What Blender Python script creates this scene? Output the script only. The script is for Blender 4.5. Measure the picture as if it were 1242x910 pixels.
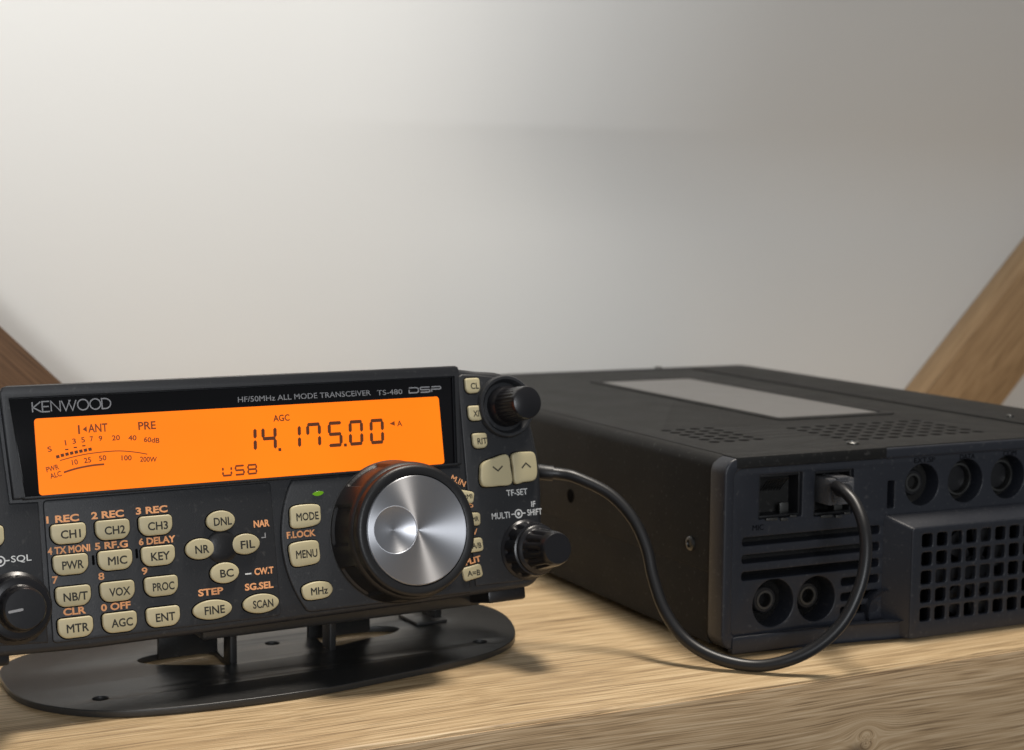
import bpy, bmesh, math, random
from mathutils import Matrix, Vector
random.seed(7)
S = bpy.context.scene
C = S.collection
for o in list(bpy.data.objects):
    bpy.data.objects.remove(o)
MM = 0.001
PI = math.pi

# ------------------------------------------------------------------ camera
FPX, PITCH, ROLL, CAM_H = 1992.417, 0.0988955, 0.0083399, 135.366
fw = Vector((0, math.cos(PITCH), -math.sin(PITCH)))
r0 = Vector((1, 0, 0)); u0 = r0.cross(fw)
r1 = r0 * math.cos(ROLL) + u0 * math.sin(ROLL)
u1 = u0 * math.cos(ROLL) - r0 * math.sin(ROLL)
cd = bpy.data.cameras.new('camera')
cam = bpy.data.objects.new('camera', cd); C.objects.link(cam)
Mc = Matrix((r1, u1, -fw)).transposed().to_4x4()
Mc.translation = Vector((0, 0, CAM_H * MM))
cam.matrix_world = Mc
cd.sensor_width = 36.0
cd.lens = 36.0 * FPX / 1242.0
cd.clip_start = 0.01; cd.clip_end = 50
cd.dof.use_dof = True
cd.dof.focus_distance = 0.445
cd.dof.aperture_fstop = 22.0
S.camera = cam

# ------------------------------------------------------------------ light
w = bpy.data.worlds.new('World'); S.world = w; w.use_nodes = True
bgn = w.node_tree.nodes['Background']
bgn.inputs[0].default_value = (0.93, 0.96, 1.0, 1)
bgn.inputs[1].default_value = 0.15

def area(name, loc, target, size, power, col, spread=180, sy=None):
    l = bpy.data.lights.new(name, 'AREA')
    l.shape = 'RECTANGLE' if sy else 'DISK'
    l.size = size
    if sy: l.size_y = sy
    l.energy = power; l.color = col; l.spread = math.radians(spread)
    o = bpy.data.objects.new(name, l); C.objects.link(o)
    d = Vector(target) - Vector(loc)
    o.rotation_euler = d.to_track_quat('-Z', 'Y').to_euler(); o.location = loc
    return o
area('ceiling_lamp', (0.13, 0.575, 0.92), (0.03, 0.45, 0), 0.20, 3.3, (1.0, 0.92, 0.82), 112)
area('window_light', (-0.62, -0.10, 0.52), (-0.26, 0.62, 0.37), 0.30, 0.84, (0.98, 0.99, 1.0), 44)
area('room_light', (0.42, -1.15, 0.48), (0.0, 0.5, 0.06), 0.60, 4.4, (0.94, 0.965, 1.0), 120)
S.view_settings.view_transform = 'Standard'
S.view_settings.look = 'None'
S.view_settings.exposure = 0.0
S.view_settings.gamma = 1.0
S.cycles.use_denoising = True
S.cycles.max_bounces = 8

# ------------------------------------------------------------------ materials
def s2l(c):
    return tuple(((x / 255) / 12.92 if x / 255 <= 0.04045 else ((x / 255 + 0.055) / 1.055) ** 2.4) for x in c)

class NT:
    def __init__(self, name):
        self.m = bpy.data.materials.new(name); self.m.use_nodes = True
        self.t = self.m.node_tree; self.b = self.t.nodes['Principled BSDF']
    def n(self, typ, **kw):
        x = self.t.nodes.new(typ)
        for k, v in kw.items(): setattr(x, k, v)
        return x
    def l(self, a, b): self.t.links.new(a, b)
    def setp(self, **kw):
        for k, v in kw.items():
            i = self.b.inputs[k.replace('_', ' ')]
            i.default_value = (*v, 1) if isinstance(v, (tuple, list)) and len(v) == 3 else v

def mat_plain(name, col, rough, metal=0.0, spec=0.5, noise=0.0, nscale=900, bump=0.0, coat=0.0, dust=0.0):
    k = NT(name)
    k.setp(Base_Color=col, Roughness=rough, Metallic=metal)
    k.b.inputs['Specular IOR Level'].default_value = spec
    k.b.inputs['Coat Weight'].default_value = coat
    tc = k.n('ShaderNodeTexCoord')
    if noise or dust:
        nz = k.n('ShaderNodeTexNoise'); nz.inputs['Scale'].default_value = 60; nz.inputs['Detail'].default_value = 6
        k.l(tc.outputs['Object'], nz.inputs['Vector'])
        mr = k.n('ShaderNodeMapRange'); mr.inputs[3].default_value = rough - noise; mr.inputs[4].default_value = rough + noise
        k.l(nz.outputs[0], mr.inputs[0]); k.l(mr.outputs[0], k.b.inputs['Roughness'])
    if dust:   # pale specks of dust settled on the plastic
        n2 = k.n('ShaderNodeTexNoise'); n2.inputs['Scale'].default_value = 700; n2.inputs['Detail'].default_value = 2
        k.l(tc.outputs['Object'], n2.inputs['Vector'])
        cr = k.n('ShaderNodeMapRange'); cr.inputs[1].default_value = 0.62; cr.inputs[2].default_value = 0.78
        cr.inputs[3].default_value = 0; cr.inputs[4].default_value = dust
        k.l(n2.outputs[0], cr.inputs[0])
        mx = k.n('ShaderNodeMix', data_type='RGBA'); mx.inputs[6].default_value = (*col, 1); mx.inputs[7].default_value = (0.3, 0.29, 0.27, 1)
        k.l(cr.outputs[0], mx.inputs[0]); k.l(mx.outputs[2], k.b.inputs['Base Color'])
    if bump:
        n3 = k.n('ShaderNodeTexNoise'); n3.inputs['Scale'].default_value = nscale; n3.inputs['Detail'].default_value = 3
        k.l(tc.outputs['Object'], n3.inputs['Vector'])
        bp = k.n('ShaderNodeBump'); bp.inputs['Strength'].default_value = bump; bp.inputs['Distance'].default_value = 0.0002
        k.l(n3.outputs[0], bp.inputs['Height']); k.l(bp.outputs[0], k.b.inputs['Normal'])
    return k.m

def mat_emit(name, col, strength, rough=0.25, base=(0.02, 0.01, 0.0), grad=False):
    k = NT(name); k.setp(Base_Color=base, Roughness=rough, Emission_Color=col, Emission_Strength=strength)
    if grad:
        tc = k.n('ShaderNodeTexCoord'); nz = k.n('ShaderNodeTexNoise'); nz.inputs['Scale'].default_value = 22
        k.l(tc.outputs['Object'], nz.inputs['Vector'])
        mr = k.n('ShaderNodeMapRange'); mr.inputs[3].default_value = strength * 0.80; mr.inputs[4].default_value = strength * 1.16
        k.l(nz.outputs[0], mr.inputs[0]); k.l(mr.outputs[0], k.b.inputs['Emission Strength'])
    return k.m

def mat_wood(name, dark, mid, light, seam=None, near=None, knots=(), axis_rot=0.0, rough=0.5, sc=1.0):
    """oak laminate, grain along the local X axis (metres)"""
    k = NT(name); tc = k.n('ShaderNodeTexCoord')
    mp = k.n('ShaderNodeMapping'); mp.inputs['Rotation'].default_value = (0, axis_rot, 0)
    k.l(tc.outputs['Object'], mp.inputs['Vector'])
    vec = mp.outputs[0]
    # slow wander so that the grain is not ruler straight
    wn = k.n('ShaderNodeTexNoise'); wn.inputs['Scale'].default_value = 9; wn.inputs['Detail'].default_value = 2
    k.l(vec, wn.inputs['Vector'])
    ws = k.n('ShaderNodeVectorMath', operation='SCALE'); ws.inputs[3].default_value = 0.006
    k.l(wn.outputs['Color'], ws.inputs[0])
    wa = k.n('ShaderNodeVectorMath', operation='ADD'); k.l(vec, wa.inputs[0]); k.l(ws.outputs[0], wa.inputs[1])
    last = wa.outputs[0]
    for (kx, ky, kr) in knots:   # push the grain round each knot
        sp = k.n('ShaderNodeVectorMath', operation='SUBTRACT'); sp.inputs[1].default_value = (kx, ky, 0); k.l(vec, sp.inputs[0])
        fl = k.n('ShaderNodeVectorMath', operation='MULTIPLY'); fl.inputs[1].default_value = (0.62, 1, 0); k.l(sp.outputs[0], fl.inputs[0])
        ln = k.n('ShaderNodeVectorMath', operation='LENGTH'); k.l(fl.outputs[0], ln.inputs[0])
        m1 = k.n('ShaderNodeMapRange', interpolation_type='SMOOTHERSTEP'); m1.inputs[1].default_value = 0; m1.inputs[2].default_value = kr * 3
        m1.inputs[3].default_value = kr * 1.1; m1.inputs[4].default_value = 0
        k.l(ln.outputs[1], m1.inputs[0])
        nm = k.n('ShaderNodeVectorMath', operation='NORMALIZE'); k.l(sp.outputs[0], nm.inputs[0])
        sc_ = k.n('ShaderNodeVectorMath', operation='SCALE'); k.l(nm.outputs[0], sc_.inputs[0]); k.l(m1.outputs[0], sc_.inputs[3])
        ad = k.n('ShaderNodeVectorMath', operation='SUBTRACT'); k.l(last, ad.inputs[0]); k.l(sc_.outputs[0], ad.inputs[1])
        last = ad.outputs[0]
    def streak(sx, sy, detail, rough_=0.6):
        m = k.n('ShaderNodeVectorMath', operation='MULTIPLY'); m.inputs[1].default_value = (sx * sc, sy * sc, sy * sc); k.l(last, m.inputs[0])
        n = k.n('ShaderNodeTexNoise'); n.inputs['Scale'].default_value = 1; n.inputs['Detail'].default_value = detail; n.inputs['Roughness'].default_value = rough_
        k.l(m.outputs[0], n.inputs['Vector']); return n.outputs[0]
    a = streak(9, 95, 4); b = streak(20, 1250, 3, .65); c = streak(36, 2900, 1, .5); d = streak(3, 26, 3)
    def mixf(x, wx, y, wy):
        m = k.n('ShaderNodeMath', operation='MULTIPLY'); m.inputs[1].default_value = wx; k.l(x, m.inputs[0])
        n = k.n('ShaderNodeMath', operation='MULTIPLY_ADD'); n.inputs[1].default_value = wy; k.l(y, n.inputs[0]); k.l(m.outputs[0], n.inputs[2])
        return n.outputs[0]
    t = mixf(mixf(a, .12, d, .12), 1, mixf(b, .42, c, .34), 1)
    cr = k.n('ShaderNodeValToRGB'); e = cr.color_ramp.elements
    e[0].position = 0.37; e[0].color = (*dark, 1); e[1].position = 0.62; e[1].color = (*light, 1)
    em = e.new(0.50); em.color = (*mid, 1)
    k.l(t, cr.inputs[0]); col = cr.outputs[0]
    if seam is not None:   # second, greyer board in front of the joint at y = seam
        sx = k.n('ShaderNodeSeparateXYZ'); k.l(tc.outputs['Object'], sx.inputs[0])
        cr2 = k.n('ShaderNodeValToRGB'); f = cr2.color_ramp.elements
        f[0].position = 0.36; f[0].color = (*near[0], 1); f[1].position = 0.63; f[1].color = (*near[2], 1)
        fm = f.new(0.5); fm.color = (*near[1], 1); k.l(t, cr2.inputs[0])
        m = k.n('ShaderNodeMapRange'); m.inputs[1].default_value = seam - 0.0004; m.inputs[2].default_value = seam + 0.0004
        k.l(sx.outputs[1], m.inputs[0])
        mx = k.n('ShaderNodeMix', data_type='RGBA'); k.l(m.outputs[0], mx.inputs[0]); k.l(cr2.outputs[0], mx.inputs[6]); k.l(col, mx.inputs[7]); col = mx.outputs[2]
        # dark joint line
        ds = k.n('ShaderNodeMath', operation='SUBTRACT'); ds.inputs[1].default_value = seam; k.l(sx.outputs[1], ds.inputs[0])
        ab = k.n('ShaderNodeMath', operation='ABSOLUTE'); k.l(ds.outputs[0], ab.inputs[0])
        m2 = k.n('ShaderNodeMapRange'); m2.inputs[1].default_value = 0.0003; m2.inputs[2].default_value = 0.0012; m2.inputs[3].default_value = 0.45; m2.inputs[4].default_value = 0
        k.l(ab.outputs[0], m2.inputs[0])
        mx2 = k.n('ShaderNodeMix', data_type='RGBA'); mx2.inputs[7].default_value = (*dark, 1); k.l(m2.outputs[0], mx2.inputs[0]); k.l(col, mx2.inputs[6]); col = mx2.outputs[2]
    for (kx, ky, kr) in knots:
        sp = k.n('ShaderNodeVectorMath', operation='SUBTRACT'); sp.inputs[1].default_value = (kx, ky, 0); k.l(wa.outputs[0], sp.inputs[0])
        fl = k.n('ShaderNodeVectorMath', operation='MULTIPLY'); fl.inputs[1].default_value = (0.62, 1, 0); k.l(sp.outputs[0], fl.inputs[0])
        ln = k.n('ShaderNodeVectorMath', operation='LENGTH'); k.l(fl.outputs[0], ln.inputs[0])
        m1 = k.n('ShaderNodeMapRange'); m1.inputs[1].default_value = kr * 0.1; m1.inputs[2].default_value = kr * 0.8; m1.inputs[3].default_value = 0.8; m1.inputs[4].default_value = 0
        k.l(ln.outputs[1], m1.inputs[0])
        mx = k.n('ShaderNodeMix', data_type='RGBA'); mx.inputs[7].default_value = (*[x * .6 for x in dark], 1); k.l(m1.outputs[0], mx.inputs[0]); k.l(col, mx.inputs[6]); col = mx.outputs[2]
    k.l(col, k.b.inputs['Base Color'])
    k.setp(Roughness=rough)
    bp = k.n('ShaderNodeBump'); bp.inputs['Strength'].default_value = 0.5; bp.inputs['Distance'].default_value = 0.0004
    k.l(mixf(b, .6, c, .4), bp.inputs['Height']); k.l(bp.outputs[0], k.b.inputs['Normal'])
    return k.m

def mat_brushed(name, col, rough, an=.92):
    k = NT(name); k.setp(Base_Color=col, Metallic=1.0, Roughness=rough, Anisotropic=an, Anisotropic_Rotation=0.25)
    tg = k.n('ShaderNodeTangent', direction_type='RADIAL', axis='Z'); k.l(tg.outputs[0], k.b.inputs['Tangent'])
    # fine turned rings
    tc = k.n('ShaderNodeTexCoord'); ln = k.n('ShaderNodeVectorMath', operation='LENGTH'); k.l(tc.outputs['Object'], ln.inputs[0])
    mu = k.n('ShaderNodeMath', operation='MULTIPLY'); mu.inputs[1].default_value = 9000; k.l(ln.outputs[1], mu.inputs[0])
    nz = k.n('ShaderNodeTexNoise', noise_dimensions='1D'); nz.inputs['Scale'].default_value = 1; k.l(mu.outputs[0], nz.inputs['W'])
    mr = k.n('ShaderNodeMapRange'); mr.inputs[3].default_value = rough - .08; mr.inputs[4].default_value = rough + .08
    k.l(nz.outputs[0], mr.inputs[0]); k.l(mr.outputs[0], k.b.inputs['Roughness'])
    return k.m

M = {}
M['plastic'] = mat_plain('dark_grey_plastic', (0.0195, 0.0208, 0.0238), 0.46, noise=.06, bump=.25, nscale=2500, dust=.10)
M['plastic2'] = mat_plain('black_plastic', (0.009, 0.0092, 0.0105), 0.38, noise=.06, bump=.15, nscale=2000, dust=.05)
M['bezelplastic'] = mat_plain('blue_black_plastic', (0.0172, 0.0195, 0.0265), 0.42, noise=.06, bump=.2, nscale=2500, dust=.12)
M['gloss'] = mat_plain('gloss_black_window', (0.004, 0.004, 0.005), 0.09, spec=.4, noise=.03)
M['rubber'] = mat_plain('black_rubber', (0.011, 0.011, 0.012), 0.43, noise=.08, bump=.2, nscale=1800)
M['knob'] = mat_plain('knob_plastic', (0.010, 0.010, 0.012), 0.30, noise=.06, bump=.08)
M['steel'] = mat_plain('powder_coated_steel', (0.0125, 0.0123, 0.0118), 0.62, spec=.22, noise=.09, bump=.35, nscale=3200, dust=.12)
M['stand'] = mat_plain('satin_black_steel', (0.024, 0.024, 0.0235), 0.34, noise=.07, bump=.08, nscale=3500, dust=.08)
M['void'] = mat_plain('recess_shade_black', (0.003, 0.003, 0.0035), 0.8, spec=.03)  # near-black that paints in the shade of holes, gaps and interiors
M['cream'] = mat_plain('cream_key_plastic', (0.56, 0.49, 0.30), 0.42, noise=.08, bump=.05)
k_ = M['cream'].node_tree; oi = k_.nodes.new('ShaderNodeObjectInfo'); hv = k_.nodes.new('ShaderNodeHueSaturation'); mr_ = k_.nodes.new('ShaderNodeMapRange')
mr_.inputs[3].default_value = .90; mr_.inputs[4].default_value = 1.08; k_.links.new(oi.outputs['Random'], mr_.inputs[0]); k_.links.new(mr_.outputs[0], hv.inputs['Value'])
hv.inputs['Color'].default_value = (0.56, 0.49, 0.30, 1); k_.links.new(hv.outputs[0], k_.nodes['Principled BSDF'].inputs['Base Color'])
M['ink'] = mat_plain('black_ink', (0.02, 0.018, 0.012), 0.6)
M['orange_ink'] = mat_plain('orange_ink', (1.0, 0.46, 0.20), 0.6)
M['white_ink'] = mat_plain('white_ink', (0.80, 0.81, 0.80), 0.6)
M['grey_ink'] = mat_plain('grey_ink', (0.34, 0.34, 0.35), 0.5)
M['dark_ink'] = mat_plain('dull_raised_ink', (0.003, 0.003, 0.004), 0.8, spec=.1)
M['lcd'] = mat_emit('orange_backlit_lcd', (1.0, 0.186, 0.0025), 1.3, rough=.3, grad=True)
M['seg'] = mat_plain('lcd_segment', s2l((112, 50, 6)), 0.5)
M['seg_dim'] = mat_plain('lcd_legend', s2l((150, 66, 6)), 0.5)
for kk, cc, st in (('seg', (92, 40, 4), .7), ('seg_dim', (128, 54, 5), .75)):
    b = M[kk].node_tree.nodes['Principled BSDF']; b.inputs['Emission Color'].default_value = (*s2l(cc), 1); b.inputs['Emission Strength'].default_value = st; b.inputs['Base Color'].default_value = (0.02, .008, 0, 1)
M['led'] = mat_emit('green_lamp', s2l((120, 190, 30)), .55)
M['brushed'] = mat_brushed('turned_aluminium', (0.62, 0.63, 0.66), .48)
M['brushed_dim'] = mat_brushed('turned_aluminium_dimple', (0.55, 0.56, 0.59), .40, .6)
M['metal'] = mat_plain('bright_metal', (0.55, 0.54, 0.50), 0.28, metal=1)
M['dullmetal'] = mat_plain('dull_metal', (0.13, 0.13, 0.125), 0.40, metal=1, noise=.1)
M['label'] = mat_plain('silver_label', (0.14, 0.137, 0.134), 0.50, noise=.06, bump=.05)
M['cable'] = mat_plain('black_cable', (0.009, 0.009, 0.010), 0.40, noise=.05)
M['plug'] = mat_plain('smoky_clear_plug', (0.20, 0.20, 0.21), 0.15)
M['plug'].node_tree.nodes['Principled BSDF'].inputs['Transmission Weight'].default_value = .55
M['wall'] = mat_plain('matt_white_paint', (0.648, 0.645, 0.622), 0.75, noise=.05, bump=.3, nscale=260)
M['shelf'] = mat_wood('oak_laminate', s2l((104, 82, 56)), s2l((188, 160, 120)), s2l((220, 197, 158)))
M['edge'] = mat_wood('oak_edge_band', s2l((112, 88, 62)), s2l((192, 160, 120)), s2l((222, 194, 156)), knots=((0.3137, -0.0215, 0.0042),))
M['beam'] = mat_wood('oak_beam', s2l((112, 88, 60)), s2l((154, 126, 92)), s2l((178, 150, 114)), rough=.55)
M['beam_shaded'] = mat_wood('shaded_oak_beam', s2l((64, 46, 33)), s2l((92, 69, 50)), s2l((110, 84, 62)), rough=.55)  # darker copy of the beam oak: the left board's shade is in the colour

# ------------------------------------------------------------------ mesh helpers (all sizes in mm)
def finish(me, name, mat, parent=None, M4=None, smooth=35, **props):
    for p in me.polygons: p.use_smooth = True
    try: me.set_sharp_from_angle(angle=math.radians(smooth))
    except Exception: pass
    me.materials.clear(); me.materials.append(M[mat] if isinstance(mat, str) else mat)
    o = bpy.data.objects.new(name, me); C.objects.link(o)
    if parent: o.parent = parent
    if M4 is not None: o.matrix_local = M4
    for k, v in props.items(): o[k] = v
    return o

def bm_mesh(bm, scale=MM):
    bmesh.ops.recalc_face_normals(bm, faces=bm.faces)
    for v in bm.verts: v.co *= scale
    me = bpy.data.meshes.new('mesh'); bm.to_mesh(me); bm.free(); return me

def join(meshes):
    bm = bmesh.new()
    for me in meshes:
        bm.from_mesh(me); bpy.data.meshes.remove(me)
    me = bpy.data.meshes.new('mesh'); bm.to_mesh(me); bm.free(); return me

def boxm(x0, x1, y0, y1, z0, z1, bev=0.0, seg=2):
    bm = bmesh.new(); bmesh.ops.create_cube(bm, size=1)
    for v in bm.verts:
        v.co = Vector(((x0 + x1) / 2 + v.co.x * (x1 - x0), (y0 + y1) / 2 + v.co.y * (y1 - y0), (z0 + z1) / 2 + v.co.z * (z1 - z0)))
    if bev: bmesh.ops.bevel(bm, geom=bm.edges[:], offset=bev, segments=seg, affect='EDGES', profile=.5)
    return bm_mesh(bm)

def from_curve(cu, post=None, scale=MM):
    o = bpy.data.objects.new('tmp', cu); C.objects.link(o)
    dg = bpy.context.evaluated_depsgraph_get()
    me = bpy.data.meshes.new_from_object(o.evaluated_get(dg))
    bpy.data.objects.remove(o); bpy.data.curves.remove(cu)
    if post:
        for v in me.vertices: v.co = Vector(post(v.co))
    for v in me.vertices: v.co *= scale
    return me

def ccw(p): return sum(p[i - 1][0] * p[i][1] - p[i][0] * p[i - 1][1] for i in range(len(p))) > 0

def inset(poly, d):
    """move every edge of a CCW outline inward by d"""
    n = len(poly); out = []
    for i in range(n):
        p, q, r = Vector(poly[i - 1]), Vector(poly[i]), Vector(poly[(i + 1) % n])
        a = (q - p).normalized(); b = (r - q).normalized()
        na, nb = Vector((-a.y, a.x)), Vector((-b.y, b.x))
        m = na + nb
        if m.length < 1e-6: m = na
        m.normalize(); kk = max(.35, m.dot(na))
        out.append(tuple(q + m * d / kk))
    return out

def plate(outer, holes=(), z0=0, z1=1, bev=0.0):
    """flat plate with real holes, rounded upper and lower rims"""
    if not ccw(outer): outer = outer[::-1]
    cu = bpy.data.curves.new('c', 'CURVE'); cu.dimensions = '2D'; cu.fill_mode = 'BOTH'
    loops = [inset(outer, bev) if bev else outer]
    for h in holes:
        h = h if ccw(h) else h[::-1]
        loops.append((inset(h, -bev) if bev else h)[::-1])
    for lp in loops:
        s = cu.splines.new('POLY'); s.points.add(len(lp) - 1)
        for p, q in zip(s.points, lp): p.co = (q[0], q[1], 0, 1)
        s.use_cyclic_u = True
    cu.extrude = max(1e-4, (z1 - z0) / 2 - bev); cu.bevel_depth = bev; cu.bevel_resolution = 2
    me = from_curve(cu)
    zm = (z0 + z1) / 2 * MM
    for v in me.vertices: v.co.z += zm
    bm = bmesh.new(); bm.from_mesh(me); bmesh.ops.remove_doubles(bm, verts=bm.verts, dist=1e-7); bmesh.ops.recalc_face_normals(bm, faces=bm.faces); bm.to_mesh(me); bm.free()
    return me

def text(body, u, v, w_, h_, z=0.0, ex=0.05, rot=0.0, shear=0.0, bold=0.0, align=0.5):
    cu = bpy.data.curves.new('t', 'FONT'); cu.body = body; cu.size = 1; cu.extrude = 0.0; cu.resolution_u = 3
    cu.shear = shear
    if bold: cu.bevel_depth = bold; cu.bevel_resolution = 0; cu.extrude = .01
    me = from_curve(cu, scale=1)
    xs = [q.co.x for q in me.vertices]; ys = [q.co.y for q in me.vertices]
    x0, x1, y0, y1 = min(xs), max(xs), min(ys), max(ys)
    zs = [q.co.z for q in me.vertices]; z0_, z1_ = min(zs), max(zs)
    bm = bmesh.new(); bm.from_mesh(me); bpy.data.meshes.remove(me)
    for q in bm.verts:
        x = ((q.co.x - x0) / (x1 - x0) - align) * w_; y = ((q.co.y - y0) / (y1 - y0) - .5) * h_
        q.co = Vector((u + x * math.cos(rot) - y * math.sin(rot), v + x * math.sin(rot) + y * math.cos(rot), z))
    if bold:      # solid already: flatten it to the wanted thickness
        for q, zz in zip(bm.verts, zs): q.co.z = z + ex * (zz - z0_) / max(1e-9, z1_ - z0_)
        return bm_mesh(bm)
    g = bmesh.ops.extrude_face_region(bm, geom=bm.faces[:])
    for q in g['geom']:
        if isinstance(q, bmesh.types.BMVert): q.co.z += ex
    return bm_mesh(bm)

def ribbon(polys, width, z=0.0, ex=0.05):
    """strokes of even width as flat raised ribbons"""
    bm = bmesh.new()
    for pl in polys:
        P = [Vector(p) for p in pl]; L = []; R = []
        closed = (P[0] - P[-1]).length < 1e-6 and len(P) > 3
        if closed: P = P[:-1]
        n = len(P)
        for i in range(n):
            a = P[i] - P[i - 1] if (i > 0 or closed) else P[1] - P[0]
            b = P[(i + 1) % n] - P[i] if (i < n - 1 or closed) else a
            a.normalize(); b.normalize()
            m = Vector((-a.y, a.x)) + Vector((-b.y, b.x)); m.normalize()
            kk = max(.5, m.dot(Vector((-a.y, a.x))))
            L.append(P[i] + m * width / 2 / kk); R.append(P[i] - m * width / 2 / kk)
        vb = [[bm.verts.new((q.x, q.y, zz)) for q in (L[i], R[i])] for zz in (z, z + ex) for i in range(n)]
        bot, topv = vb[:n], vb[n:]
        for i in range(n if closed else n - 1):
            j = (i + 1) % n
            bm.faces.new((topv[i][0], topv[i][1], topv[j][1], topv[j][0])); bm.faces.new((bot[i][0], bot[j][0], bot[j][1], bot[i][1]))
            for s in (0, 1): bm.faces.new((bot[i][s], bot[j][s], topv[j][s], topv[i][s]))
    return bm_mesh(bm)

def arc(cx, cy, r, a0, a1, n=16, ry=None):
    ry = ry or r
    return [(cx + r * math.cos(math.radians(a0 + (a1 - a0) * i / n)), cy + ry * math.sin(math.radians(a0 + (a1 - a0) * i / n))) for i in range(n + 1)]
def circ(cx, cy, r, n=40, ry=None): return arc(cx, cy, r, 0, 360 * (n - 1) / n, n - 1, ry)
def rrect(x0, x1, y0, y1, r, n=6):
    r = r if isinstance(r, (tuple, list)) else (r,) * 4     # bl br tr tl
    return (arc(x0 + r[0], y0 + r[0], r[0], 180, 270, n) + arc(x1 - r[1], y0 + r[1], r[1], 270, 360, n) +
            arc(x1 - r[2], y1 - r[2], r[2], 0, 90, n) + arc(x0 + r[3], y1 - r[3], r[3], 90, 180, n))
def smoothpoly(pts, n=6, closed=True):
    out = []; N = len(pts)
    for i in range(N if closed else N - 1):
        g = lambda j: Vector(pts[j % N]) if closed else Vector(pts[max(0, min(N - 1, j))])
        a, b, c, d = g(i - 1), g(i), g(i + 1), g(i + 2)
        for k in range(n):
            t = k / n
            out.append(tuple(.5 * ((2 * b) + (c - a) * t + (2 * a - 5 * b + 4 * c - d) * t * t + (3 * b - a - 3 * c + d) * t ** 3)))
    if not closed: out.append(tuple(pts[-1]))
    return out

def lathe(prof, seg=64, mod=None, cx=0, cy=0, cap=True):
    bm = bmesh.new(); rings = []
    for (r, z) in prof:
        ring = []
        for i in range(seg):
            a = 2 * PI * i / seg; rr = r if mod is None else mod(a, r, z)
            ring.append(bm.verts.new((cx + rr * math.cos(a), cy + rr * math.sin(a), z)))
        rings.append(ring)
    for a, b in zip(rings, rings[1:]):
        for i in range(seg):
            j = (i + 1) % seg; bm.faces.new((a[i], a[j], b[j], b[i]))
    if cap:
        if prof[-1][0] > 1e-6: bm.faces.new(rings[-1])
        if prof[0][0] > 1e-6: bm.faces.new(rings[0][::-1])
    bmesh.ops.remove_doubles(bm, verts=bm.verts, dist=1e-5)
    return bm_mesh(bm)

def tube(path, r, seg=16, caps=True, rads=None):
    bm = bmesh.new(); P = [Vector(p) for p in path]; rings = []
    up = Vector((0, 0, 1)); T0 = (P[1] - P[0]).normalized()
    nrm = T0.cross(up)
    if nrm.length < .1: nrm = T0.cross(Vector((1, 0, 0)))
    nrm.normalize()
    for i, p in enumerate(P):
        T = (P[min(i + 1, len(P) - 1)] - P[max(i - 1, 0)]).normalized()
        nrm = (nrm - T * nrm.dot(T)).normalized(); bn = T.cross(nrm)
        rr = rads[i] if rads else r
        rings.append([bm.verts.new(p + (nrm * math.cos(2 * PI * k / seg) + bn * math.sin(2 * PI * k / seg)) * rr) for k in range(seg)])
    for a, b in zip(rings, rings[1:]):
        for k in range(seg): bm.faces.new((a[k], a[(k + 1) % seg], b[(k + 1) % seg], b[k]))
    if caps: bm.faces.new(rings[0][::-1]); bm.faces.new(rings[-1])
    return bm_mesh(bm)

def empty(name, loc, rz, label, cat, group=None):
    o = bpy.data.objects.new(name, None); C.objects.link(o)
    o.empty_display_size = .02
    o.location = Vector(loc) * MM; o.rotation_euler = (0, 0, rz)
    o['label'] = label; o['category'] = cat
    if group: o['group'] = group
    return o
def T(x, y, z): return Matrix.Translation(Vector((x, y, z)) * MM)

# ------------------------------------------------------------------ setting: shelf, wall, slanted boards
YAW = 0.4727
RZ = Matrix.Rotation(YAW, 4, 'Z')
WY = 698.0
wall_bm = bmesh.new()
prof = [(-40, 0.0), (40, 0.0), (100, 0.0)]
SL = math.radians(26); zc = 153.0; rad = 120.0           # forward lean added to the wall: shapes in the soft dark shade band
for i in range(13):
    a = SL * i / 12; prof.append((zc - rad * math.tan(SL / 2) + rad * math.sin(a), rad * (1 - math.cos(a))))
zl, yl = prof[-1]
prof.append((zl + 170, yl + 170 * math.tan(SL)))
cols = []
for x in range(-900, 1801, 30):
    f_ = max(0, min(1, (x - 240) / 240)); f_ = f_ * f_ * (3 - 2 * f_)
    cols.append([wall_bm.verts.new((x, WY - y * f_, z)) for z, y in prof])
for a, b in zip(cols, cols[1:]):
    for i in range(len(prof) - 1): wall_bm.faces.new((a[i], b[i], b[i + 1], a[i + 1]))
g = bmesh.ops.extrude_face_region(wall_bm, geom=wall_bm.faces[:])
for v in g['geom']:
    if isinstance(v, bmesh.types.BMVert): v.co.y += 60
wall = finish(bm_mesh(wall_bm), 'wall', 'wall', None, RZ, smooth=60, kind='structure', label='plain matt white wall behind the radio shelf')
FY = 378.6                      # front edge of the board
shelf = finish(boxm(-700, 1300, FY, WY - 0.5, -38, 0, 1.2, 4), 'shelf', 'shelf', None, RZ,
               label='oak grained wooden shelf board carrying both black radio units', category='shelf')
finish(boxm(-700, 1300, -37.2, -1.0, -.05, .35, .12), 'edge_band', 'edge', shelf, T(0, FY, 0) @ Matrix.Rotation(PI / 2, 4, 'X'))

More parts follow.
